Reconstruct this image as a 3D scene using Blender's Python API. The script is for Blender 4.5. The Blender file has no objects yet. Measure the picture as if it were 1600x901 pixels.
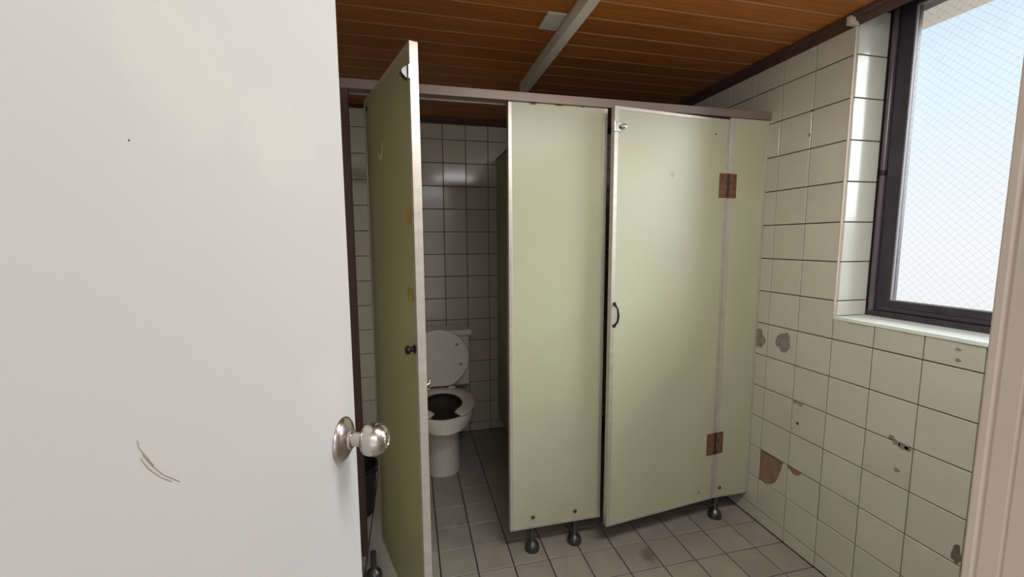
import bpy, bmesh, math, random
from mathutils import Vector, Matrix, Euler
random.seed(7)
S = bpy.context.scene
COL = S.collection
PI = math.pi

# ------------------------------------------------------------------ camera
YAW, PIT, ROL = 0.2354, -0.1099, -0.0044
CAM = Vector((-1.5862, -1.5830, 1.3434))
fw = Vector((math.sin(YAW)*math.cos(PIT), math.cos(YAW)*math.cos(PIT), math.sin(PIT)))
rt = Vector((math.cos(YAW), -math.sin(YAW), 0))
up = rt.cross(fw)
r2 = rt*math.cos(ROL) + up*math.sin(ROL)
u2 = -rt*math.sin(ROL) + up*math.cos(ROL)
cd = bpy.data.cameras.new('camera'); cam = bpy.data.objects.new('camera', cd); COL.objects.link(cam)
m = Matrix((r2, u2, -fw)).transposed().to_4x4(); m.translation = CAM
cam.matrix_world = m
cd.sensor_width = 36; cd.lens = 36*660.7/1600; cd.clip_start = 0.02; cd.clip_end = 500
S.camera = cam

# ------------------------------------------------------------------ sky
W = bpy.data.worlds.new('sky'); S.world = W; W.use_nodes = True
nt = W.node_tree; N = nt.nodes; N.clear()
tc = N.new('ShaderNodeTexCoord'); sx = N.new('ShaderNodeSeparateXYZ'); mr = N.new('ShaderNodeMapRange')
cr = N.new('ShaderNodeValToRGB'); bg = N.new('ShaderNodeBackground'); ow = N.new('ShaderNodeOutputWorld')
mr.inputs['From Min'].default_value = -0.3; mr.inputs['From Max'].default_value = 0.7
e = cr.color_ramp.elements
e[0].position = 0.0; e[0].color = (.80, .78, .75, 1)
e[1].position = 1.0; e[1].color = (.55, .76, .97, 1)
x = e.new(0.30); x.color = (.84, .85, .86, 1)
x = e.new(0.60); x.color = (.70, .84, .96, 1)
bg.inputs['Strength'].default_value = 1.04
L = nt.links.new
L(tc.outputs['Generated'], sx.inputs[0]); L(sx.outputs['Z'], mr.inputs['Value']); L(mr.outputs[0], cr.inputs[0])
L(cr.outputs[0], bg.inputs[0]); L(bg.outputs[0], ow.inputs[0])

# ------------------------------------------------------------------ lights
def area(name, loc, target, sx_, sy_, power, color):
    d = bpy.data.lights.new(name, 'AREA'); d.shape = 'RECTANGLE'; d.size = sx_; d.size_y = sy_
    d.energy = power; d.color = color
    o = bpy.data.objects.new(name, d); COL.objects.link(o); o.location = loc
    o.rotation_euler = (Vector(target)-Vector(loc)).to_track_quat('-Z', 'Y').to_euler()
    return o
# added soft wide sun, boosts daylight through the window from the camera side
sd = bpy.data.lights.new('sun', 'SUN'); sd.energy = 13.0; sd.angle = math.radians(80); sd.color = (.94, .985, 1.0)
so = bpy.data.objects.new('sun', sd); COL.objects.link(so)
SUN_AZ, SUN_EL = math.radians(122), math.radians(42)      # where it stands: azimuth from +Y towards +X, elevation
so.rotation_euler = (-Vector((math.sin(SUN_AZ)*math.cos(SUN_EL), math.cos(SUN_AZ)*math.cos(SUN_EL), math.sin(SUN_EL)))).to_track_quat('-Z', 'Y').to_euler()
# added fill light in the unseen corridor, behind the open entrance
area('corridor_fill', (-1.35, -2.75, 2.25), (-1.2, -1.6, 1.0), 1.2, 0.35, 10, (1.0, .97, .92))

# added fill light out of view under the washroom ceiling, ahead of the entrance
area('ceiling_fill', (-0.85, -1.18, 2.08), (-0.82, -0.85, 0.0), 0.9, 0.22, 13.5, (1.0, .985, .95))

vs = S.view_settings
vs.view_transform = 'Standard'; vs.look = 'None'; vs.gamma = 1; vs.use_curve_mapping = False
vs.exposure = 0.12
S.cycles.max_bounces = 10; S.cycles.diffuse_bounces = 6; S.cycles.glossy_bounces = 4
S.cycles.transparent_max_bounces = 12

# ------------------------------------------------------------------ materials
def mat(name, col, rough=.5, metal=0., var=0., vscale=8., bump=0., bscale=40., rnd=0., stretch=None, spec=.5,
        stain=None, sscale=3., sthr=.62, coat=0.):
    M = bpy.data.materials.new(name); M.use_nodes = True
    t = M.node_tree; n = t.nodes; l = t.links.new
    b = n['Principled BSDF']
    b.inputs['Roughness'].default_value = rough; b.inputs['Metallic'].default_value = metal
    b.inputs['Specular IOR Level'].default_value = spec
    b.inputs['Coat Weight'].default_value = coat; b.inputs['Coat Roughness'].default_value = .25
    tc = n.new('ShaderNodeTexCoord')
    rgb = n.new('ShaderNodeRGB'); rgb.outputs[0].default_value = (*col, 1)
    out = rgb.outputs[0]
    vec = tc.outputs['Object']
    if stretch:
        mp = n.new('ShaderNodeMapping'); mp.inputs['Scale'].default_value = stretch; l(vec, mp.inputs[0]); vec = mp.outputs[0]
    oi = None
    if rnd or var:
        oi = n.new('ShaderNodeObjectInfo')
        ad = n.new('ShaderNodeVectorMath'); ad.operation = 'ADD'
        mu = n.new('ShaderNodeMath'); mu.operation = 'MULTIPLY'; mu.inputs[1].default_value = 37.0
        l(oi.outputs['Random'], mu.inputs[0]); l(vec, ad.inputs[0]); l(mu.outputs[0], ad.inputs[1]); vec = ad.outputs[0]
    if var:
        nz = n.new('ShaderNodeTexNoise'); nz.inputs['Scale'].default_value = vscale; nz.inputs['Detail'].default_value = 5
        l(vec, nz.inputs['Vector'])
        m1 = n.new('ShaderNodeMapRange'); m1.inputs['From Min'].default_value = .25; m1.inputs['From Max'].default_value = .75
        m1.inputs['To Min'].default_value = 1-var; m1.inputs['To Max'].default_value = 1+var
        l(nz.outputs['Fac'], m1.inputs['Value'])
        h = n.new('ShaderNodeVectorMath'); h.operation = 'SCALE'; l(out, h.inputs[0]); l(m1.outputs[0], h.inputs['Scale']); out = h.outputs[0]
    if rnd:
        m2 = n.new('ShaderNodeMapRange'); m2.inputs['To Min'].default_value = 1-rnd; m2.inputs['To Max'].default_value = 1+rnd
        l(oi.outputs['Random'], m2.inputs['Value'])
        h = n.new('ShaderNodeVectorMath'); h.operation = 'SCALE'; l(out, h.inputs[0]); l(m2.outputs[0], h.inputs['Scale']); out = h.outputs[0]
    if stain:
        nz = n.new('ShaderNodeTexNoise'); nz.inputs['Scale'].default_value = sscale; nz.inputs['Detail'].default_value = 8
        l(vec, nz.inputs['Vector'])
        m3 = n.new('ShaderNodeMapRange'); m3.inputs['From Min'].default_value = sthr; m3.inputs['From Max'].default_value = sthr+.15
        l(nz.outputs['Fac'], m3.inputs['Value'])
        mx = n.new('ShaderNodeMix'); mx.data_type = 'RGBA'; l(m3.outputs[0], mx.inputs['Factor']); l(out, mx.inputs['A'])
        mx.inputs['B'].default_value = (*stain, 1); out = mx.outputs['Result']
    l(out, b.inputs['Base Color'])
    if bump:
        nb = n.new('ShaderNodeTexNoise'); nb.inputs['Scale'].default_value = bscale; nb.inputs['Detail'].default_value = 3
        l(vec, nb.inputs['Vector'])
        bp = n.new('ShaderNodeBump'); bp.inputs['Strength'].default_value = bump; bp.inputs['Distance'].default_value = .002
        l(nb.outputs['Fac'], bp.inputs['Height']); l(bp.outputs[0], b.inputs['Normal'])
    return M

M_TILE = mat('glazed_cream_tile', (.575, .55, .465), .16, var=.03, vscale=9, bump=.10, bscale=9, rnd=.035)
M_TILEB = mat('glazed_cream_tile_shaded', (.50, .46, .38), .14, var=.03, vscale=9, bump=.22, bscale=7, rnd=.03)  # darker copy of the cream tile, dimness of the stall put into its colour
M_GROUT = mat('dark_grout', (.035, .026, .019), .9, var=.25, vscale=20)
M_FTILE = mat('grey_floor_tile', (.33, .295, .255), .42, var=.12, vscale=10, bump=.15, bscale=60, rnd=.06, stain=(.12, .10, .08), sscale=5, sthr=.64)
M_FGROUT = mat('floor_grout', (.03, .025, .02), .95, var=.2, vscale=20)
M_WOOD = mat('varnished_brown_plank', (.40, .137, .03), .40, spec=.2, var=.28, vscale=5, rnd=.12, stretch=(1.2, 22, 22), bump=.1, bscale=12)
M_JOINT = mat('plank_joint_highlight', (.52, .30, .19), .5, var=.1, vscale=8)  # pale tone stands in for light caught on the plank chamfers
M_CORN = mat('dark_brown_moulding', (.085, .04, .03), .45, var=.15, vscale=12)
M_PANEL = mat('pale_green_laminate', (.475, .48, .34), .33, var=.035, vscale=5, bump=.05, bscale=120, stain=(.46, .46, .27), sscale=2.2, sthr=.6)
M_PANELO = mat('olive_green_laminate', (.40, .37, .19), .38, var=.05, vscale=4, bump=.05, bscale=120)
M_PANELD = mat('shaded_side_laminate', (.30, .32, .21), .5, var=.05, vscale=4)  # darkened copy of the panel laminate, shade put into the colour
M_TRIM = mat('dull_pink_aluminium', (.58, .53, .485), .36, metal=.45, var=.10, vscale=14, stretch=(1, 1, 3))
M_HEAD = mat('brown_anodised_rail', (.26, .20, .18), .40, metal=.35, var=.06, vscale=9, stretch=(.5, 6, 6))
M_HINGE = mat('rusty_brown_hinge', (.20, .105, .06), .55, metal=.35, var=.25, vscale=40)
M_SCREW = mat('dark_screw', (.04, .03, .025), .5, metal=.5)
M_CHROME = mat('worn_chrome', (.62, .60, .58), .22, metal=1., var=.08, vscale=30)
M_STEEL = mat('brushed_steel', (.55, .50, .47), .24, metal=1., var=.12, vscale=14)
M_BLACK = mat('black_iron', (.018, .014, .012), .5, metal=.3)
M_FOOT = mat('tarnished_foot_metal', (.10, .10, .10), .3, metal=.8, var=.2, vscale=30)
M_WHITE = mat('dirty_white_paint', (.605, .598, .588), .5, var=.025, vscale=2.5, bump=.03, bscale=150, spec=.3, stain=(.70, .67, .61), sscale=2.5, sthr=.6)
M_JAMB = mat('pinkish_cream_paint', (.60, .49, .41), .5, var=.04, vscale=6, bump=.1, bscale=80, spec=.3)
M_PORC = mat('white_porcelain', (.70, .64, .58), .15, var=.02, vscale=6)
M_SEAT = mat('off_white_plastic', (.66, .59, .54), .32, var=.02, vscale=6)
M_WATER_SHADE = mat('bowl_shade_and_water', (.055, .048, .038), .25)  # dark colour paints the shade inside the bowl; also used for the water
M_BIN = mat('black_plastic', (.012, .012, .012), .45, bump=.1)
M_FRAME = mat('dark_brown_aluminium', (.047, .038, .050), .38, metal=.2, var=.25, vscale=9, stretch=(3, 3, 1))
M_GUIDE = mat('guide_bar_highlight', (.13, .105, .13), .3, metal=.2, var=.2, vscale=9, stretch=(3, 3, 1))  # frame colour lightened to paint the highlight on the bar
M_GASKET = mat('grey_glazing_bead', (.30, .28, .30), .5)
M_SILL = mat('white_sill_plaster', (.80, .84, .80), .4, var=.05, vscale=8, stain=(.5, .5, .44), sscale=9, sthr=.68)
M_BEAD = mat('off_white_corner_bead', (.62, .53, .47), .45)
M_DUCT = mat('grey_painted_duct', (.72, .68, .60), .5, var=.06, vscale=7)
M_PLATE = mat('grey_cover_plate', (.60, .58, .54), .6, var=.05)
M_MORTAR = mat('exposed_brown_mortar', (.27, .155, .10), .85, var=.28, vscale=26, bump=.5, bscale=60)
M_CEMENT = mat('grey_cement_patch', (.255, .235, .205), .9, var=.25, vscale=60, bump=.6, bscale=90)
M_SPOT = mat('brownish_hole', (.05, .035, .025), .9)
M_SMUDGE = mat('brown_dirt_smudge', (.16, .125, .095), .9, var=.2, vscale=60)
M_TAPE = mat('yellowed_tape_residue', (.42, .285, .06), .45, var=.25, vscale=40)
M_SCRATCH = mat('brown_scratch', (.42, .33, .24), .7)
M_PLASTER = mat('plain_wall_plaster', (.58, .55, .47), .6, var=.04, vscale=3)
M_EAVE = mat('sunlit_cream_concrete', (.80, .72, .62), .8, var=.05, vscale=2)
M_CONC = mat('corridor_concrete', (.42, .38, .34), .8, var=.06, vscale=3)
M_WIRE = mat('steel_wire', (.07, .07, .08), .6)

def glass_mat():
    M = bpy.data.materials.new('hazy_wired_glass'); M.use_nodes = True
    t = M.node_tree; n = t.nodes; l = t.links.new; n.clear()
    o = n.new('ShaderNodeOutputMaterial'); tr = n.new('ShaderNodeBsdfTransparent'); gl = n.new('ShaderNodeBsdfGlossy')
    tl = n.new('ShaderNodeBsdfTranslucent'); fr = n.new('ShaderNodeFresnel'); a = n.new('ShaderNodeMixShader'); b = n.new('ShaderNodeMixShader')
    tr.inputs[0].default_value = (.97, .98, .985, 1); gl.inputs['Roughness'].default_value = .08
    tl.inputs[0].default_value = (.9, .92, .93, 1); fr.inputs['IOR'].default_value = 1.3
    a.inputs[0].default_value = .02
    l(tr.outputs[0], a.inputs[1]); l(tl.outputs[0], a.inputs[2])
    l(fr.outputs[0], b.inputs[0]); l(a.outputs[0], b.inputs[1]); l(gl.outputs[0], b.inputs[2]); l(b.outputs[0], o.inputs[0])
    return M
M_GLASS = glass_mat()

# ------------------------------------------------------------------ mesh helpers
class MB:
    def __init__(s): s.v = []; s.f = []
    def add(s, vs, fs):
        k = len(s.v); s.v += [tuple(v) for v in vs]; s.f += [tuple(i+k for i in f) for f in fs]; return s
    def box(s, x0, x1, y0, y1, z0, z1, M=None):
        vs = [Vector((x, y, z)) for z in (z0, z1) for y in (y0, y1) for x in (x0, x1)]
        if M: vs = [M @ v for v in vs]
        return s.add(vs, [(0, 2, 3, 1), (4, 5, 7, 6), (0, 1, 5, 4), (2, 6, 7, 3), (0, 4, 6, 2), (1, 3, 7, 5)])
    def prism(s, poly, h0, h1, fn):
        n = len(poly)
        vs = [fn(a, b, h0) for a, b in poly] + [fn(a, b, h1) for a, b in poly]
        return s.add(vs, [tuple(range(n))[::-1], tuple(range(n, 2*n))] + [(i, (i+1) % n, n+(i+1) % n, n+i) for i in range(n)])
    def lathe(s, prof, M=None, n=32, cap=True):
        vs = []
        for r, h in prof:
            for i in range(n):
                a = 2*PI*i/n; vs.append(Vector((r*math.cos(a), r*math.sin(a), h)))
        if M: vs = [M @ v for v in vs]
        fs = []
        for j in range(len(prof)-1):
            for i in range(n):
                fs.append((j*n+i, j*n+(i+1) % n, (j+1)*n+(i+1) % n, (j+1)*n+i))
        if cap:
            fs.append(tuple(range(n))[::-1]); fs.append(tuple((len(prof)-1)*n+i for i in range(n)))
        return s.add(vs, fs)
    def rings(s, rs, cap0=True, cap1=True):
        n = len(rs[0]); vs = [p for r in rs for p in r]; fs = []
        for j in range(len(rs)-1):
            for i in range(n):
                fs.append((j*n+i, j*n+(i+1) % n, (j+1)*n+(i+1) % n, (j+1)*n+i))
        if cap0: fs.append(tuple(range(n))[::-1])
        if cap1: fs.append(tuple((len(rs)-1)*n+i for i in range(n)))
        return s.add(vs, fs)
    def tube(s, pts, r, n=8):
        pts = [Vector(p) for p in pts]; rs = []
        for i, p in enumerate(pts):
            d = (pts[min(i+1, len(pts)-1)]-pts[max(i-1, 0)]).normalized()
            a = d.orthogonal().normalized()
            if rs:
                a = (pa - d*pa.dot(d)).normalized()
            pa = a; b = d.cross(a); rr = r[i] if isinstance(r, (list, tuple)) else r
            rs.append([p+(a*math.cos(2*PI*k/n)+b*math.sin(2*PI*k/n))*rr for k in range(n)])
        return s.rings(rs)
    def mesh(s, name, mtl):
        me = bpy.data.meshes.new(name); me.from_pydata([tuple(v) for v in s.v], [], s.f)
        bm = bmesh.new(); bm.from_mesh(me); bmesh.ops.recalc_face_normals(bm, faces=bm.faces); bm.to_mesh(me); bm.free()
        me.materials.append(mtl); return me
    def obj(s, name, mtl, parent=None, smooth=False, bevel=0., subsurf=0, seg=2):
        o = link(name, s.mesh(name, mtl), parent)
        if bevel:
            b = o.modifiers.new('bevel', 'BEVEL'); b.width = bevel; b.segments = seg; b.limit_method = 'ANGLE'; b.angle_limit = math.radians(40)
        if subsurf:
            b = o.modifiers.new('subd', 'SUBSURF'); b.levels = subsurf; b.render_levels = subsurf
        if smooth: shade(o)
        return o
def shade(o, ang=35):
    me = o.data
    me.shade_smooth()
    bm = bmesh.new(); bm.from_mesh(me)
    for ed in bm.edges:
        if len(ed.link_faces) == 2 and ed.calc_face_angle(0) > math.radians(ang): ed.smooth = False
    bm.to_mesh(me); bm.free()
def link(name, me, parent=None):
    o = bpy.data.objects.new(name, me); COL.objects.link(o)
    if parent: o.parent = parent
    return o
def thing(name, label, cat, loc=(0, 0, 0), rotz=0, group=None):
    o = bpy.data.objects.new(name, None); COL.objects.link(o); o.location = loc; o.rotation_euler = (0, 0, rotz)
    o.empty_display_size = .05
    o['label'] = label; o['category'] = cat; o['kind'] = 'thing'
    if group: o['group'] = group
    return o
def structure(o, label=None, cat=None):
    o['kind'] = 'structure'
    if label: o['label'] = label
    if cat: o['category'] = cat
    return o

# ------------------------------------------------------------------ room measures
XL = -2.0            # left wall
YB = 1.303           # back wall
YF = -1.366          # front wall, room side
CEIL = 2.145
T = .15; TH = .151; G = .0019
Z0 = .212            # a tile joint height
WIN_Y1, WIN_Y0 = -.303, -1.22
SILL = 1.053; WHEAD = 2.205; RTOP = 2.168

# ------------------------------------------------------------------ tiles
_cache = {}
def tile_mesh(w, h, mtl, d=.007, key=''):
    k = (round(w, 3), round(h, 3), mtl.name, d)
    if k in _cache: return _cache[k]
    b = .0014; a, c = w/2, h/2
    vs = [(-a, -c, 0), (a, -c, 0), (a, c, 0), (-a, c, 0),
          (-a, -c, d-b), (a, -c, d-b), (a, c, d-b), (-a, c, d-b),
          (-a+b, -c+b, d), (a-b, -c+b, d), (a-b, c-b, d), (-a+b, c-b, d)]
    fs = [(0, 3, 2, 1), (8, 9, 10, 11)]
    for o in (0, 4):
        for i in range(4): fs.append((o+i, o+(i+1) % 4, o+4+(i+1) % 4, o+4+i))
    m_ = MB().add(vs, fs).mesh('tile', mtl)
    _cache[k] = m_; return m_
TD = .007
def put_tile(parent, mtl, c, udir, vdir, w, h, tilt=.0022, d=TD):
    """tile centred at c in the plane spanned by udir, vdir; its glazed face lies d in front of the wall base."""
    u = Vector(udir); v = Vector(vdir); n = u.cross(v)
    o = link('tile', tile_mesh(w, h, mtl, d), parent)
    R = Matrix((u, v, n)).transposed().to_4x4()
    J = Euler((random.gauss(0, tilt), random.gauss(0, tilt), 0)).to_matrix().to_4x4()
    o.matrix_local = Matrix.Translation(Vector(c) + n*random.uniform(-.0003, .0003)) @ R @ J
    return o
def zrows(top):
    js = [0.0, .062] + [Z0 + T*k for k in range(0, 14)]
    js = [z for z in js if z < top-.01] + [top]
    return list(zip(js[:-1], js[1:]))

# ---------- right wall (faces -X, tile face at X = 0)
def wall_right():
    mb = MB(); x0, x1 = TD, .26
    ya, yb = -1.58, YB+.1
    mb.box(x0, x1, ya, yb, -.05, SILL-.012)
    mb.box(x0, x1, ya, yb, WHEAD, CEIL+.12)
    mb.box(x0, x1, WIN_Y1, yb, SILL-.012, WHEAD)
    mb.box(x0, x1, ya, WIN_Y0, SILL-.012, WHEAD)
    w = structure(mb.obj('wall_right', M_GROUT), 'wall of square cream tiles that holds the window')
    cols = [YB, .151*8] + [TH*k for k in range(7, -10, -1)]
    cols = [y for y in cols if y > YF+.02] + [YF]
    cols = [y for i, y in enumerate(cols)]
    for z_0, z_1 in zrows(2.125):
        for a, b in zip(cols[:-1], cols[1:]):      # a > b
            y1, y0, q0, q1 = a-G/1, b+G/1, z_0+G, z_1-G
            # cut by the window
            if q1 > SILL-.02 and y0 < WIN_Y1-.01 and y1 > WIN_Y0+.01:
                if q0 < SILL-.06: q1 = SILL-.0125
                elif y1 > WIN_Y0 + .02 and y0 < WIN_Y0: y1 = WIN_Y0-G
                else: continue
                if y1-y0 < .02: continue
            if abs(a-0.0) < .01 and abs(z_0-Z0) < .01: broken(w, 0, y1, y0, q0, q1); continue
            if abs(a+TH) < .01 and abs(z_0-Z0) < .01: broken(w, 1, y1, y0, q0, q1); continue
            put_tile(w, M_TILE, (TD, (y0+y1)/2, (q0+q1)/2), (0, -1, 0), (0, 0, 1), y1-y0, q1-q0)
    # tiles of the window reveal (face -Y), seven high
    zz = [SILL] + [Z0+T*k for k in range(6, 13)] + [RTOP]
    for a, b in zip(zz[:-1], zz[1:]):
        if b-a < .02: continue
        put_tile(w, M_REV, (.078, WIN_Y1, (a+b)/2), (1, 0, 0), (0, 0, 1), .138, b-a-2*G, tilt=.0015)
    for a, b in zip(zz[:-1], zz[1:]):
        put_tile(w, M_REV, (.078, WIN_Y0, (a+b)/2), (-1, 0, 0), (0, 0, 1), .138, b-a-2*G, tilt=.004)
    # corner beads along the reveal edge
    MB().box(-.0015, .009, WIN_Y1-.0015, WIN_Y1+.003, SILL, 2.108).obj('corner_bead', M_BEAD, w)
    # cement patches, holes and chips on the glazed face
    def blob(name, y, z, ry, rz, mtl, th=.0022, seed=1, jag=.16):
        rr = random.Random(seed); n = 26; poly = []
        k1, k2 = rr.uniform(0, 6), rr.uniform(0, 6)
        for i in range(n):
            a_ = 2*PI*i/n; q = 1+jag*.6*math.sin(3*a_+k1)+jag*.5*math.sin(5*a_+k2)+rr.uniform(-jag, jag)*.4
            poly.append((y+ry*q*math.cos(a_), z+rz*q*math.sin(a_)))
        return MB().prism(poly, .001, -th, lambda p, q, h: (h, p, q)).obj(name, mtl, w)
    b1 = blob('cement_patch', -.088, .900, .036, .042, M_CEMENT, seed=3); b1['label'] = 'round grey cement patch on a cream tile'
    blob('cement_patch', .046, .887, .036, .042, M_CEMENT, seed=5)
    for y, z, r in ((-.166, .659, .010), (-.190, .656, .011)): blob('cement_chip', y, z, r, r*.8, M_CEMENT, .0015, seed=int(-y*1000))
    blob('drill_hole', -.184, .568, .006, .006, M_SPOT, .0006, 4)
    blob('drill_hole', -.160, .536, .002, .002, M_SPOT, .0006, 4)
    for y, z, r, mt in ((-.540, .672, .010, M_CEMENT), (-.556, .660, .012, M_CEMENT), (-.576, .657, .015, M_CEMENT), (-.590, .655, .010, M_CEMENT),
                        (-.564, .567, .010, M_CEMENT), (-.691, 1.018, .0065, M_CEMENT), (-.694, .985, .007, M_CEMENT)):
        blob('chip', y, z, r, r*.75, mt, .0010, seed=int(-y*1000))
    blob('drill_hole', -.145, 1.767, .0035, .008, M_SPOT, .0006, 8)
    blob('drill_hole', -.149, 1.862, .005, .004, M_SPOT, .0006, 9)
    blob('dirt_smudge', -.742, .395, .012, .030, M_SMUDGE, .0008, 12)
    return w
def broken(w, which, y1, y0, q0, q1):
    W_, H_ = y1-y0, q1-q0
    # (s,t): s from the stall side (0) to the camera side (1), t from bottom (0) to top (1)
    if which == 0:
        miss = [(-.0, 1.0), (-.0, .0), (.03, -.0), (.26, .0), (.40, .04), (.62, .25), (.72, .5), (.80, .78), (.83, 1.0)]
        keep = [(.28, 0), (1, 0), (1, 1), (.85, 1), (.81, .78), (.73, .5), (.63, .25), (.45, .06)]
    else:
        keep = [(0, 0), (1, 0), (1, 1), (.44, 1), (.40, .92), (.28, .83), (.14, .82), (.05, .88), (.0, .93)]
    fn = lambda s_, t_, h: (h, y1-W_*s_, q0+H_*t_)
    MB().prism(keep, TD-.0005, 0, fn).obj('tile', M_TILE, w)
    full = [(0, 0), (1, 0), (1, 1), (0, 1)]
    o = MB().prism(full, TD-.0002, TD-.0022, fn).obj('mortar_patch', M_MORTAR, w)
    o['label'] = 'brown mortar laid bare where the tile broke away'
M_REV = mat('glazed_reveal_tile_lit', (.66, .67, .60), .12, var=.02, vscale=8, bump=.06, bscale=8, rnd=.02)  # paler copy of the cream tile, window light put into its colour
wr = wall_right()

# ---------- back wall
def wall_back():
    w = structure(MB().box(XL-.1, .26, YB+TD, YB+.15, -.05, CEIL+.1).obj('wall_back', M_GROUT), 'tiled back wall behind the toilet')
    js = [-1.0563 + .151*k for k in range(-7, 8)]
    js = [XL] + [x for x in js if XL+.02 < x < -.02] + [0]
    for z_0, z_1 in zrows(2.118):
        for a, b in zip(js[:-1], js[1:]):
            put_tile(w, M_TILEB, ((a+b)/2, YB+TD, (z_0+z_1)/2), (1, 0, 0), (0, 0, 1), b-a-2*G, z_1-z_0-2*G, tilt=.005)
    return w
wb = wall_back()
# boxed pipe chase in the left back corner
def chase():
    w = structure(MB().box(XL-.02, -1.78, 1.1+TD, YB+.02, -.02, CEIL+.02).obj('wall_chase', M_GROUT), 'tiled pipe chase in the back left corner of the open stall')
    for z_0, z_1 in zrows(2.118):
        for a, b in ((XL, -1.975), (-1.975, -1.824+.044)):
            put_tile(w, M_TILE, ((a+b)/2, 1.1+TD, (z_0+z_1)/2), (1, 0, 0), (0, 0, 1), b-a-2*G, z_1-z_0-2*G, tilt=.004)
    return w
chase()
# left and front walls
structure(MB().box(XL-.12, XL, -1.58, YB+.15, -.05, CEIL+.1).obj('wall_left', M_PLASTER), 'plain wall on the left, mostly behind the white door')
OPX0, OPX1 = -1.93, -1.17
structure(MB().box(XL-.12, OPX0-.04, -1.56, YF, -.05, CEIL+.1).box(OPX1+.04, .26, -1.56, YF, -.05, CEIL+.1)
          .box(OPX0-.04, OPX1+.04, -1.56, YF, 2.10, CEIL+.1).obj('wall_front', M_PLASTER), 'wall with the entrance doorway the camera looks through')
# door lining (moulded jamb)
def jamb():
    # profile on the visible right jamb, running along Y
    prof = [(OPX1+.04, -1.575), (OPX1, -1.575), (OPX1, -1.389), (OPX1+.0012, -1.3875), (OPX1, -1.386), (OPX1, -1.3755),
            (OPX1+.0015, -1.3735), (OPX1-.0008, -1.3715), (OPX1-.0008, -1.3675), (OPX1+.0015, -1.3655), (OPX1+.006, -1.365), (OPX1+.04, -1.365)]
    mb = MB().prism(prof, 0.002, 2.10, lambda a, b, h: (a, b, h))
    mb.box(OPX0-.04, OPX0, -1.575, -1.365, .002, 2.10)
    mb.box(OPX0-.04, OPX1+.04, -1.575, -1.365, 2.06, 2.10)
    return structure(mb.obj('trim_1', M_JAMB), 'pinkish cream door lining beside the camera')
jamb()

# ---------- floor
def floor():
    w = structure(MB().box(XL-.1, .26, -1.58, YB+.15, -.12, -.007).obj('floor', M_FGROUT), 'floor of square grey tiles')
    xs = [-.1445-.151*k for k in range(0, 14)]
    xs = [0] + [x for x in xs if x > XL+.02] + [XL]
    ys = [TH*k for k in range(-10, 9)]
    ys = [y for y in ys if y > -1.56] ; ys = [-1.575] + ys + [YB]
    for a, b in zip(xs[:-1], xs[1:]):
        for c, d in zip(ys[:-1], ys[1:]):
            if d-c < .02: continue
            put_tile(w, M_FTILE, ((a+b)/2, (c+d)/2, -TD), (1, 0, 0), (0, 1, 0), a-b-.0048, d-c-.0048, tilt=.0007)
    return w
floor()
# corridor slab outside the entrance
structure(MB().box(-4, 1.5, -5, -1.58, -.14, -.004).obj('floor_corridor', M_CONC), 'concrete corridor floor outside the entrance')

# unseen corridor wall and ceiling, added to block the sun; far end open
structure(MB().box(.0, .26, -4.5, -1.58, -.004, 2.5).obj('wall_corridor', M_PLASTER), 'corridor wall added on the window side to block sun, outside the picture')
structure(MB().box(-3.2, .26, -4.5, -1.56, 2.42, 2.55).obj('ceiling_corridor', M_PLASTER), 'corridor ceiling added to block sun, outside the picture')
# ---------- ceiling: planks with chamfer highlights painted as pale joint strips
def ceiling():
    w = structure(MB().box(XL-.1, .004, -1.58, YB+.15, CEIL+.014, CEIL+.12).obj('ceiling', M_CORN), 'ceiling of varnished brown wooden planks')
    P = .107; y = -.286 - P*10
    split = -.985
    while y < YB:
        y0, y1 = y, min(y+P, YB)
        for xa, xb in ((XL, split), (split, 0.0)):
            prof = [(y0+.003, CEIL+.014), (y0+.003, CEIL+.004), (y0+.007, CEIL), (y1-.002, CEIL), (y1-.002, CEIL+.014)]
            if y1-y0 < .02: continue
            o = MB().prism(prof, xa+.0006, xb-.0006, lambda a, b, h: (h, a, b)).obj('plank', M_WOOD, w)
        MB().box(XL, 0, y-.0022, y+.0028, CEIL-.0006, CEIL+.013).obj('joint_highlight', M_JOINT, w)
        y += P
    return w
ceiling()
# cornices
def cornice_profile(mb, side):
    if side == 'R':
        prof = [(0, 2.108), (-.006, 2.108), (-.012, 2.118), (-.022, 2.120), (-.026, 2.130), (-.040, 2.133), (-.044, CEIL), (0, CEIL)]
        mb.prism(prof, YF, YB, lambda a, b, h: (a+.004, h, b))
    else:
        prof = [(YB, 2.108), (YB-.006, 2.108), (YB-.012, 2.118), (YB-.026, 2.122), (YB-.044, CEIL), (YB, CEIL)]
        mb.prism(prof, XL, -.045, lambda a, b, h: (h, a+.004, b))
    return mb
t2 = structure(cornice_profile(MB(), 'R').obj('trim_2', M_CORN), 'dark brown moulding between the window wall and the ceiling')
MB().box(-.0425, .0, WIN_Y1-.012, WIN_Y1+.004, 2.1065, 2.136).obj('end_cap', M_BEAD, t2, bevel=.001)
structure(cornice_profile(MB(), 'B').obj('trim_3', M_CORN), 'dark brown moulding between back wall and ceiling')

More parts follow.
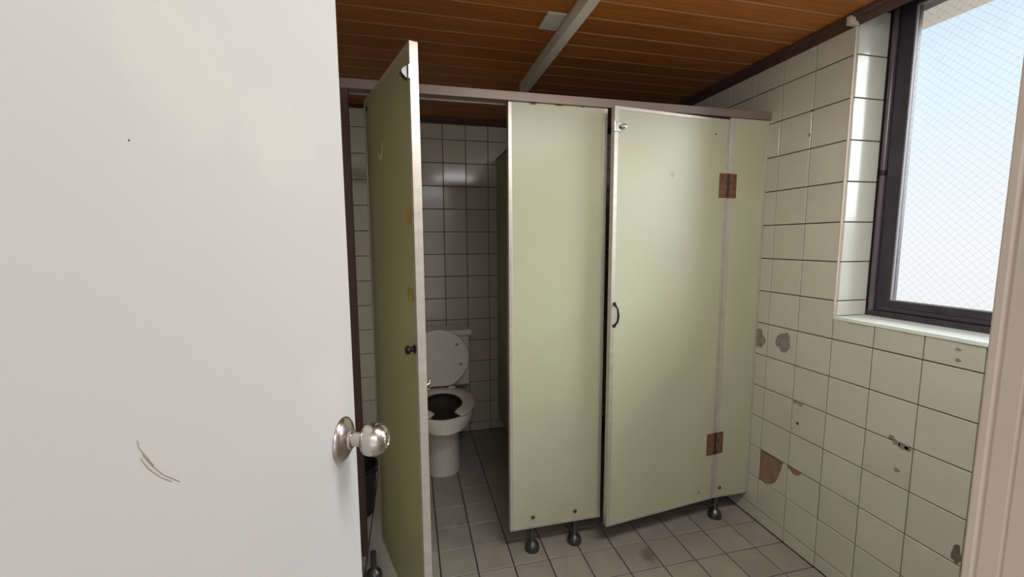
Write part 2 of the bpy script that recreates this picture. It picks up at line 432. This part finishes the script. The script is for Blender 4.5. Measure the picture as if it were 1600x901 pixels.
# ---------- window
def window():
    fx0, fx1 = .150, .205
    mb = MB()
    F = .034
    mb.box(fx0, fx1, WIN_Y0, WIN_Y1, SILL, SILL+.022).box(fx0, fx1, WIN_Y0, WIN_Y1, RTOP+.006, WHEAD)
    mb.box(fx0+.012, fx1, WIN_Y1-F, WIN_Y1, SILL, WHEAD).box(fx0+.012, fx1, WIN_Y0, WIN_Y0+F, SILL, WHEAD)
    w = structure(mb.obj('window_1', M_FRAME, bevel=.002), 'dark brown framed window with wired glass in the right wall')
    # rounded guide bar standing in the side track
    t = MB().tube([(fx0+.010, WIN_Y1-.017, SILL+.02), (fx0+.010, WIN_Y1-.017, RTOP+.002)], .011, 14).obj('guide_bar', M_GUIDE, w, smooth=True)
    MB().tube([(fx0+.010, WIN_Y1-.017, 1.585), (fx0+.010, WIN_Y1-.017, 1.60), (fx0+.010, WIN_Y1-.017, 1.605)], [.0125, .0135, .0125], 14).obj('guide_clip', M_BLACK, w, smooth=True)
    MB().box(.006, .149, WIN_Y0+.001, WIN_Y1-.001, RTOP+.001, WHEAD-.001).obj('head_board', M_FRAME, w)
    # sash
    a, b = WIN_Y0+F, WIN_Y1-F
    st = .046; sx0, sx1 = fx0+.006, fx1-.01
    s = MB().box(sx0, sx1, b-st, b, SILL+.0222, RTOP+.0058).box(sx0, sx1, a, a+st, SILL+.0222, RTOP+.0058)
    s.box(sx0, sx1, a+st, b-st, SILL+.0222, 1.118).box(sx0, sx1, a+st, b-st, RTOP-.008, RTOP+.0058)
    sash = s.obj('sash', M_FRAME, w, bevel=.0025)
    MB().box(sx0-.006, sx0+.001, a+.004, b-.02, SILL+.028, SILL+.040).obj('rail_lip', M_FRAME, w, bevel=.002)
    gy0, gy1, gz0, gz1 = a+st, b-st, 1.118, RTOP-.008
    # glazing bead
    d = .0045
    MB().box(sx0+.004, sx0+.012, gy1-d, gy1, gz0, gz1).box(sx0+.004, sx0+.012, gy0, gy0+d, gz0, gz1).box(sx0+.004, sx0+.012, gy0+d, gy1-d, gz0, gz0+d)\
        .box(sx0+.004, sx0+.012, gy0+d, gy1-d, gz1-d, gz1).obj('glazing_bead', M_GASKET, sash)
    MB().box(.1765, .1805, gy0, gy1, gz0, gz1).obj('glass_pane', M_GLASS, sash)
    # wire mesh cast in the glass: diagonal wires both ways
    mb = MB(); p = .026; q = .00016; X = .1762
    Wd, Hd = gy1-gy0, gz1-gz0
    c = -Hd
    while c < Wd:
        for sgn in (1, -1):
            y_0, z_0, y_1, z_1 = c, 0, c+Hd, Hd
            if y_0 < 0: z_0 -= y_0; y_0 = 0
            if y_1 > Wd: z_1 -= (y_1-Wd); y_1 = Wd
            if z_1-z_0 < .003: continue
            if sgn < 0: z_0, z_1 = Hd-z_0, Hd-z_1
            A = Vector((X, gy0+y_0, gz0+z_0)); B = Vector((X, gy0+y_1, gz0+z_1))
            dv = (B-A).normalized(); nn = dv.cross(Vector((1, 0, 0)))*q; ex = Vector((q, 0, 0))
            mb.add([A-nn, A+nn, A-ex*1.6, B-nn, B+nn, B-ex*1.6], [(0, 1, 2), (3, 5, 4), (0, 3, 4, 1), (1, 4, 5, 2), (2, 5, 3, 0)])
        c += p*math.sqrt(2)*.72
    o = mb.obj('wire_mesh', M_WIRE, sash); o['kind'] = 'stuff'
    # sill slab, plastered white, crumbling front edge
    pts = []; rr = random.Random(2); n = 24
    for i in range(n+1):
        yy = WIN_Y1 + (WIN_Y0-WIN_Y1)*i/n
        pts.append((-.004+rr.uniform(-.002, .003), yy))
    poly = pts + [(.151, WIN_Y0), (.151, WIN_Y1)]
    MB().prism(poly, SILL-.012, SILL-.0005, lambda a_, b_, h: (a_, b_, h)).obj('sill', M_SILL, w)
    return w
window()
# the roof eave outside, seen at the top of the pane
ev = structure(MB().box(.262, .42, -3.2, 2.2, 2.172, 2.45).obj('trim_4', M_EAVE), 'pale concrete eave outside above the window')

# ------------------------------------------------------------------ entrance door (white)
def entrance_door():
    edge = Vector((-1.678, -.903, 0)); az = math.radians(15.0)
    d = Vector((math.sin(az), math.cos(az), 0)); n = Vector((math.cos(az), -math.sin(az), 0))   # n: towards the camera side
    Wd = .70; h = edge - d*Wd
    M = Matrix((d, -n, Vector((0, 0, 1)))).transposed().to_4x4(); M.translation = h
    # local: x along the leaf from the hinge, y into the leaf, z up; visible face y = 0
    leaf = MB().box(0, Wd, 0, .036, .012, 2.052).obj('door_1', M_WHITE, bevel=.0015)
    leaf.matrix_world = M
    structure(leaf, 'white painted entrance door standing open at the left')
    # scratches and a speck
    def on(px_, py_):
        r_ = (fw*660.7 + r2*(px_-800) - u2*(py_-450.5)); t_ = (h-CAM).dot(n)/r_.dot(n)
        p = M.inverted() @ (CAM + r_*t_); return Vector((p.x, -.0002, p.z))
    kk = on(534.5, 685.5); kx, kz = kk.x, kk.z
    R = Matrix.Translation((kx, 0, kz)) @ Matrix.Rotation(PI/2, 4, 'X') @ Matrix.Scale(.84, 4)    # +z -> -y
    rose = MB().lathe([(.0375, .0), (.0385, .002), (.0375, .005), (.033, .009), (.022, .0135), (.017, .0155), (.0165, .019), (.0155, .0195)], R, 40).obj('door_knob', M_STEEL, leaf, smooth=True)
    k = MB()
    k.lathe([(.0125, .017), (.0125, .036), (.0145, .0375)], R, 32)
    k.obj('neck', M_STEEL, rose, smooth=True)
    prof = [(.0145, .0360), (.020, .0375), (.0255, .0425), (.0282, .050), (.0285, .058), (.0265, .067), (.0215, .0745), (.015, .0785), (.0145, .0775), (.0105, .0775), (.010, .0790), (.001, .0795)]
    MB().lathe(prof, R, 40).obj('knob', M_STEEL, rose, smooth=True)
    for pts in (((214, 688), (217, 700), (228, 713), (240, 727)), ((222, 710), (236, 726), (254, 741), (281, 752)), ((219, 716), (232, 732), (250, 745), (268, 752))):
        MB().tube([on(*p) for p in pts], .00028, 6).obj('scratch', M_SCRATCH, leaf)
    p = on(201, 219); MB().lathe([(.0006, 0), (.0005, .0003)], Matrix.Translation(p) @ Matrix.Rotation(PI/2, 4, 'X'), 8).obj('speck', M_SPOT, leaf)
entrance_door()

# ------------------------------------------------------------------ toilet cubicle
PF, PB = .060, .085          # front and back face of the partition boards
ZB, ZT = .110, 1.878
def bolt(parent, x, z, y=PF, r=.0085):
    R = Matrix.Translation((x, y, z)) @ Matrix.Rotation(PI/2, 4, 'X')
    MB().lathe([(r, -.001), (r, .003), (r*.8, .0048), (r*.3, .0055)], R, 18).obj('bolt', M_FOOT, parent, smooth=True)
def foot(parent, x, y=.073):
    R = Matrix.Translation((x, y, 0))
    f_ = MB().lathe([(.031, .0005), (.0315, .012), (.030, .022), (.024, .033), (.013, .040), (.0115, .043), (.0115, ZB+.001)], R, 28).obj('foot', M_FOOT, parent, smooth=True)
    return f_
def trim_box(parent, x0, x1, z0, z1, y0=PF-.0024, y1=PB+.0024, mtl=None):
    return MB().box(x0, x1, y0, y1, z0, z1).obj('edge_trim', mtl or M_TRIM, parent, bevel=.001)

# header rail
hd = MB().box(XL, 0.0, PF-.012, PB+.010, ZT+.0005, ZT+.034).obj('header_rail', M_HEAD, bevel=.0015)
hd['label'] = 'long brownish pink metal rail running along the top of the stall fronts'; hd['category'] = 'rail'; hd['kind'] = 'thing'
lip = MB().box(-1.782, -1.207, PB+.0105, PB+.016, ZT-.004, ZT+.012).obj('rail_lip', M_TRIM, hd)
# middle board
pm = thing('partition_board', 'wide pale green board between the two stall doors on two stubby feet', 'panel', (-1.0, PF, 0))
def local(parent, o):
    o.matrix_parent_inverse = parent.matrix_world.inverted(); return o
def child(parent):
    bpy.context.view_layer.update()
    for c in parent.children: c.location = c.location - parent.location
for a, b in ((-1.205, -.790),):
    MB().box(a+.002, b-.002, PF, PB, ZB+.002, ZT).obj('board', M_PANEL, pm)
    trim_box(pm, a, a+.014, ZB, ZT-.001)
    trim_box(pm, b-.016, b, ZB, ZT-.001)
    trim_box(pm, a+.014, b-.016, ZB, ZB+.012)
    bolt(pm, -1.103, .160); bolt(pm, -.910, .157)
    foot(pm, -1.103); foot(pm, -.906)
    # small dents near the top
    for x_, z_ in ((-.948, 1.836), (-.970, 1.770)):
        MB().lathe([(.003, 0), (.002, .0008)], Matrix.Translation((x_, PF, z_)) @ Matrix.Rotation(PI/2, 4, 'X'), 10).obj('plugged_hole', M_TRIM, pm)
    # chipped upper edge: bits of bare rail colour
    rr = random.Random(5)
    for i in range(7):
        x_ = -1.19+.055*i+rr.uniform(0, .02)
        MB().box(x_, x_+rr.uniform(.008, .03), PF-.0008, PF+.001, ZT-.003-rr.uniform(0, .003), ZT).obj('chip', M_CORN if i % 2 else M_PANEL, pm)
child(pm)
# right pilaster
pr = thing('pilaster', 'narrow pale green board at the right wall carrying the hinged stall door', 'panel', (-.1, PF, 0))
MB().box(-.204, -.004, PF, PB, ZB+.002, ZT).obj('board', M_PANEL, pr)
trim_box(pr, -.206, -.182, ZB, ZT-.001)
trim_box(pr, -.012, -.0005, ZB, ZT-.001)
trim_box(pr, -.182, -.012, ZB, ZB+.012)
bolt(pr, -.164, .158); foot(pr, -.172)
child(pr)
# left pilaster
pl = thing('pilaster', 'narrow board at the left end of the stalls, mostly behind the white door', 'panel', (-1.9, PF, 0))
MB().box(XL, -1.786, PF, PB, ZB+.002, ZT).obj('board', M_PANEL, pl)
trim_box(pl, -1.808, -1.784, ZB, ZT-.001, mtl=M_CORN)
trim_box(pl, XL, -1.808, ZB, ZB+.012)
foot(pl, -1.766)
child(pl)
# dividing board between the two stalls
dv = thing('stall_divider', 'green board, painted darker for shade, dividing the open stall from the closed one', 'panel', (-.99, .7, 0))
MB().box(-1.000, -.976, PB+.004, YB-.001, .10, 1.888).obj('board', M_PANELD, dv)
MB().box(-1.0015, -.9745, PB+.004, YB-.001, 1.888, 1.902).obj('edge_trim', M_FRAME, dv)
MB().lathe([(.03, .0005), (.028, .02), (.012, .035), (.0115, .10)], Matrix.Translation((-.988, .7, 0)), 20).obj('foot', M_FOOT, dv, smooth=True)
child(dv)

DZB, DZT, DT = .111, 1.868, .020
def stall_door(label, hinge, latch, side, board_mtl, w=.585):
    """front face corner at the hinge, front face corner at the latch edge; side = +1 hinge on the left."""
    hinge = Vector((*hinge, 0)); latch = Vector((*latch, 0)); d = (latch-hinge).normalized()
    w = (latch-hinge).length
    root = thing('stall_door', label, 'door', hinge, math.atan2(d.y, d.x))
    # local x: hinge -> latch; outer side is local y = -side
    s = -side
    def B(name, mtl, x0, x1, y0, y1, z0, z1, bevel=0., par=root):
        y0, y1 = sorted((y0*s, y1*s))
        return MB().box(x0, x1, y0, y1, z0, z1).obj(name, mtl, par, bevel=bevel)
    # y measured outward (positive = in front of the face)
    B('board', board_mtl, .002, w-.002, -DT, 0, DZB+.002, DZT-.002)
    for a, b, c, e_ in ((0, .012, DZB, DZT), (w-.018, w, DZB, DZT)):
        B('edge_trim', M_TRIM, a, b, -DT-.0022, .0022, c, e_, .001)
    for c, e_ in ((DZB, DZB+.012), (DZT-.013, DZT)):
        B('edge_trim', M_TRIM, .012, w-.018, -DT-.0022, .0022, c, e_, .001)
    R = lambda x, z, y=0: Matrix.Translation((x, y*s, z)) @ Matrix.Rotation(-s*PI/2, 4, 'X')
    # clip near the top of the latch edge
    c_ = B('clip', M_CHROME, w-.028, w+.002, 0, .006, 1.772, 1.808, .001)
    if side < 0:
        MB().lathe([(.006, 0), (.006, .010), (.0095, .011), (.0105, .016), (.008, .021), (.003, .0225)], R(w-.036, 1.790), 20).obj('stop_knob', M_CHROME, c_, smooth=True)
    else:   # half-round rubber buffer under the plate
        pr_ = [(-.017+.034*i_/12, .0062+.016*math.sin(PI*i_/12)) for i_ in range(13)]
        MB().prism(pr_, w-.026, w-.006, lambda a, b, h: (h, b*s, 1.790+a)).obj('buffer', M_FOOT, c_)
    return root, B, R, w, s
SCREW = MB().lathe([(.0036, .0), (.003, .0012)], None, 8).mesh('screw', M_SCREW)
def hinge_pair(root, B, s, x0, zc, two=True, h=.106):
    hg = B('hinge', M_HINGE, x0+.003, x0+.049, .0012, .0036, zc-h/2, zc+h/2, .0006)
    lf = None
    if two:     # the other leaf is screwed to the pilaster
        lf = B('hinge_leaf', M_HINGE, x0-.049, x0-.003, .0012, .0036, zc-h/2, zc+h/2, .0006)
        lf.parent = pr
        bpy.context.view_layer.update()
        lf.matrix_local = pr.matrix_world.inverted() @ root.matrix_world
    mb = MB()
    for i in range(5):
        z0 = zc-h/2+h*i/5
        mb.lathe([(.0048, z0+.0006), (.0048, z0+h/5-.0006)], Matrix.Translation((x0, .004*s, 0)), 12)
    mb.obj('knuckle', M_SCREW, hg)
    for sg in ((1, -1) if two else (1,)):
        for i in range(4):
            off = .014 if i % 2 else .035
            q = link('screw', SCREW, hg if sg > 0 else lf)
            q.matrix_local = Matrix.Translation((x0+sg*off, .0036*s, zc+h*(.38-.25*i))) @ Matrix.Rotation(-s*PI/2, 4, 'X')
    return hg

# right door, nearly shut
rd, B, R, w, s = stall_door('pale green stall door standing slightly ajar, hinged beside the tiled right wall', (-.2105, .056), (-.795, -.012), -1, M_PANEL)
hinge_pair(rd, B, s, -.0035, 1.586); hinge_pair(rd, B, s, -.0035, .388)
# bow handle
hz = 1.043; hx = w-.016
hp = MB().tube([(hx, .001*s, hz+.047), (hx, .007*s, hz+.047)], .0062, 12).tube([(hx, .001*s, hz-.047), (hx, .007*s, hz-.047)], .0062, 12)
hp.tube([(hx, .004*s, hz+.045), (hx, .012*s, hz+.040), (hx-.003, .024*s, hz+.026), (hx-.004, .028*s, hz), (hx-.003, .024*s, hz-.026), (hx, .012*s, hz-.040), (hx, .004*s, hz-.045)],
        [.006, .0045, .004, .0052, .004, .0045, .006], 10)
o = hp.obj('handle', M_BLACK, rd, smooth=True); o['label'] = 'small black bow handle'
# backing of the old lock and marks
MB().lathe([(.004, 0), (.0035, .001)], R(.075, 1.802), 10).obj('screw_hole', M_SPOT, rd)
mk = MB().tube([(w-.293, .0004*s, 1.637), (w-.293, .0004*s, 1.617), (w-.288, .0004*s, 1.612), (w-.279, .0004*s, 1.614), (w-.278, .0004*s, 1.634)], .0009, 6)
mk.lathe([(.0025, 0), (.002, .001)], R(w-.290, 1.615), 8).obj('hook_mark', M_PANELD, rd)
MB().lathe([(.0045, 0), (.004, .001)], R(.080, .158), 10).obj('screw_hole', M_SPOT, rd)
MB().tube([(.105, .0003*s, .128), (.110, .0003*s, .146), (.100, .0003*s, .164), (.060, .0003*s, .180), (.03, .0003*s, .190)], .0008, 6).obj('scuff', M_PANELO, rd)
MB().lathe([(.0028, 0), (.0022, .0008)], R(w-.045, .918), 8).obj('speck', M_TAPE, rd)

# left door, swung wide open
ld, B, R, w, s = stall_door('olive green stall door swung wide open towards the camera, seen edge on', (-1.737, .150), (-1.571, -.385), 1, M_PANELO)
# knob on its outer face
kb = MB().lathe([(.0125, 0), (.0125, .003), (.0075, .005), (.0070, .013), (.0125, .017), (.0130, .024), (.010, .027), (.002, .028)], R(w-.034, 1.036), 24).obj('pull_knob', M_BLACK, ld, smooth=True)
# latch on the inner face, showing past the edge
lt = MB().box(w-.046, w-.006, min(-s*(DT+.004), -s*DT), max(-s*(DT+.004), -s*DT), .905, .945).obj('latch', M_CHROME, ld, bevel=.001)
MB().tube([(w-.026, -s*(DT+.003), .926), (w-.026, -s*(DT+.016), .926), (w-.026, -s*(DT+.020), .932), (w-.026, -s*(DT+.020), .944)], [.006, .006, .0058, .005], 12).obj('latch_lever', M_CHROME, lt, smooth=True)
for z_ in (1.60, .40):
    MB().box(-.012, .040, min(-s*(DT+.0036), -s*(DT+.001)), max(-s*(DT+.0036), -s*(DT+.001)), z_-.053, z_+.053).obj('hinge', M_HINGE, ld)
# tape remains
def rag(x0, x1, z0, z1, seed):
    rr = random.Random(seed); n = 9; P = []
    for i in range(n): P.append((x0+(x1-x0)*i/n, z0+rr.uniform(0, .006)))
    for i in range(n): P.append((x1-rr.uniform(0, .004), z0+(z1-z0)*i/n))
    for i in range(n): P.append((x1-(x1-x0)*i/n, z1-rr.uniform(0, .006)))
    for i in range(n): P.append((x0+rr.uniform(0, .004), z1-(z1-z0)*i/n))
    return MB().prism(P, 0, .0006, lambda a, b, h: (a, s*h, b)).obj('tape_residue', M_TAPE, ld)
t_ = rag(w-.080, w-.028, 1.395, 1.437, 3); t_['label'] = 'upper yellowed patch of old tape'
t_ = rag(w-.088, w-.055, 1.172, 1.216, 4); rag(w-.050, w-.024, 1.176, 1.214, 6)
mk = MB().tube([(.235, .0006*s, 1.672), (.250, .0006*s, 1.655), (.236, .0006*s, 1.640), (.226, .0006*s, 1.622), (.205, .0006*s, 1.618), (.196, .0006*s, 1.628)], .0020, 6)
mk.tube([(.190, .0006*s, 1.640), (.198, .0006*s, 1.622), (.222, .0006*s, 1.630)], .0020, 6).obj('hook_mark', M_JAMB, ld)
MB().lathe([(.010, 0), (.009, .002), (.006, .002), (.0055, .001)], R(.038, 1.832), 18).obj('screw_ring', M_SCREW, ld)
MB().lathe([(.007, DZT), (.007, DZT+.006), (.004, DZT+.008)], Matrix.Translation((.055, -s*DT/2, -.001)), 12).obj('pivot', M_SCREW, ld)

# ------------------------------------------------------------------ toilet
def toilet():
    cx = -1.430
    t = thing('toilet', 'old off white toilet with raised lid and open fronted seat in the open stall', 'toilet', (cx, .95, 0))
    n = 48
    def ring(cy, rx, ry, z, pw=2.0, back=None):
        out = []
        for i in range(n):
            a = 2*PI*i/n; c_, s_ = math.cos(a), math.sin(a)
            x_ = rx*math.copysign(abs(c_)**(2/pw), c_); y_ = ry*math.copysign(abs(s_)**(2/pw), s_)
            if back is not None and cy+y_ > back: y_ = back-cy
            out.append(Vector((cx+x_, cy+y_, z)))
        return out
    p = MB().rings([ring(.96, .112, .215, .001, 2.6), ring(.96, .111, .213, .02, 2.6), ring(.955, .106, .207, .12, 2.6), ring(.95, .106, .207, .24, 2.6), ring(.94, .109, .21, .285, 2.5), ring(.93, .110, .22, .3005, 2.4)])
    ped = p.obj('pedestal', M_PORC, t, smooth=True)
    b = MB().rings([ring(.90, .100, .235, .302), ring(.875, .135, .265, .310), ring(.850, .165, .272, .328), ring(.836, .180, .258, .350), ring(.832, .184, .254, .385), ring(.832, .182, .252, .400), ring(.832, .172, .242, .405),
                    ring(.828, .160, .226, .403)], cap1=False)
    bowl = b.obj('bowl', M_PORC, t, smooth=True)
    ins = MB().rings([ring(.828, .160, .226, .403), ring(.828, .152, .212, .385), ring(.835, .130, .180, .345), ring(.845, .098, .140, .322), ring(.86, .070, .095, .312), ring(.87, .02, .03, .308)], cap0=False).obj('bowl_inside', M_WATER_SHADE, bowl, smooth=True)
    ins['label'] = 'inside of the bowl, its shade painted dark'
    MB().rings([ring(.855, .072, .100, .3135), ring(.855, .072, .100, .3145)]).obj('water', M_WATER_SHADE, bowl)
    # grey collar ring under the bowl
    MB().rings([ring(.945, .109, .213, .268, 2.5), ring(.942, .114, .218, .276, 2.5), ring(.94, .114, .219, .292, 2.5), ring(.938, .110, .214, .298, 2.5)]).obj('joint_collar', M_CEMENT, ped, smooth=True)
    # rear shelf carrying the tank
    MB().box(cx-.12, cx+.12, 1.062, 1.28, .22, .400).obj('rear_shelf', M_PORC, t, bevel=.02, seg=3)
    # horseshoe seat
    def seat():
        m = 60; gap = math.radians(27); secs = []
        for i in range(m+1):
            a = -PI/2 + gap + (2*PI-2*gap)*i/m
            oc = Vector((cx+.187*math.cos(a), .815+.245*math.sin(a), 0)); ic = Vector((cx+.112*math.cos(a), .810+.165*math.sin(a), 0))
            e = min(1, i/1.5, (m-i)/1.5); e = .35+.65*min(1, e)
            mid = (oc+ic)/2; hw = (oc-ic)/2
            sec = []
            for k in range(12):
                q = 2*PI*k/12
                sec.append(mid + hw*math.copysign(abs(math.cos(q))**.7, math.cos(q))*(.85 if e < 1 else 1) + Vector((0, 0, .419 + .0125*math.copysign(abs(math.sin(q))**.7, math.sin(q))*e)))
            secs.append(sec)
        return MB().rings(secs).obj('seat', M_SEAT, t, smooth=True)
    seat()
    # raised lid, leaning on the tank
    prof = []
    for i in range(56):
        a = 2*PI*i/56; z_ = .185*math.sin(a); x_ = .190*math.cos(a)
        if z_ < 0: x_ *= 1-.10*(z_/.185)**2
        z_ = max(z_, -.170)
        prof.append((x_, .612+z_))
    tilt = math.radians(8)
    def lidf(a, z_, h):
        d = z_-.43; return (cx+a, 1.022+d*math.sin(tilt)+h, .43+d*math.cos(tilt))
    lid = MB().prism(prof, 0, .014, lidf).obj('lid', M_SEAT, t, bevel=.005, seg=3)
    mb = MB()
    for a, z_ in ((.115, .70), (-.115, .70), (.135, .575), (-.135, .575)):
        P = Vector(lidf(a, z_, 0))
        MB().lathe([(.009, 0), (.009, .004), (.007, .006)], Matrix.Translation(P) @ Matrix.Rotation(PI/2+tilt, 4, 'X'), 12).obj('bumper', M_CEMENT, lid)
    for sx_ in (-1, 1):
        MB().tube([(cx+sx_*.075-.018, 1.03, .428), (cx+sx_*.075+.018, 1.03, .428)], .011, 12).obj('hinge_post', M_SEAT, t, smooth=True)
    # tank and its lid
    MB().box(cx-.205, cx+.205, 1.120, 1.285, .405, .738).obj('tank', M_PORC, t, bevel=.018, seg=4)
    tl = MB().box(cx-.222, cx+.222, 1.106, 1.292, .738, .778).obj('tank_lid', M_PORC, t, bevel=.010, seg=3)
    MB().tube([(cx-.15, 1.122, .69), (cx-.15, 1.100, .69)], .012, 12).tube([(cx-.15, 1.102, .69), (cx-.09, 1.098, .682)], [.007, .005], 10).obj('flush_lever', M_CHROME, t, smooth=True)
    child(t)
toilet()

# ------------------------------------------------------------------ bin
bn = thing('waste_bin', 'black plastic waste bin on the open stall floor half hidden by the white door', 'bin', (-1.880, .53, 0))
MB().lathe([(.078, .001), (.084, .03), (.100, .235), (.106, .238), (.106, .248), (.100, .250), (.097, .246), (.080, .03), (.02, .012)], None, 36).obj('tub', M_BIN, bn, smooth=True)
MB().lathe([(.107, .205), (.109, .209), (.109, .214), (.107, .218)], Matrix.Translation((0, 0, .012)), 36, cap=False).obj('rim', M_BIN, bn, smooth=True)

# ------------------------------------------------------------------ ceiling duct and plate
dc = thing('cable_duct', 'long pale grey cable duct running along the plank ceiling', 'duct', (-.985, -.3, CEIL))
dm = MB().box(-1.018, -.978, -1.36, .600, CEIL-.047, CEIL-.001).obj('trunk', M_DUCT, dc, bevel=.002)
MB().box(-1.0205, -.9755, -1.36, .598, CEIL-.020, CEIL-.017).obj('cover_edge', M_PLATE, dc)
MB().box(-1.0145, -.9985, -1.36, .598, CEIL-.0485, CEIL-.0472).obj('cover_strip', M_DUCT, dc)
MB().box(-1.016, -.980, .600, .603, CEIL-.045, CEIL-.003).obj('end_cap', M_BEAD, dc)
child(dc)
for c in dc.children: c.location.z = -CEIL
cp = MB().box(-1.092, -1.0212, -.082, .034, CEIL-.007, CEIL-.0008).obj('cover_plate', M_PLATE, bevel=.001)
cp['label'] = 'flat grey plate fixed to the ceiling against the duct'; cp['category'] = 'plate'; cp['kind'] = 'thing'
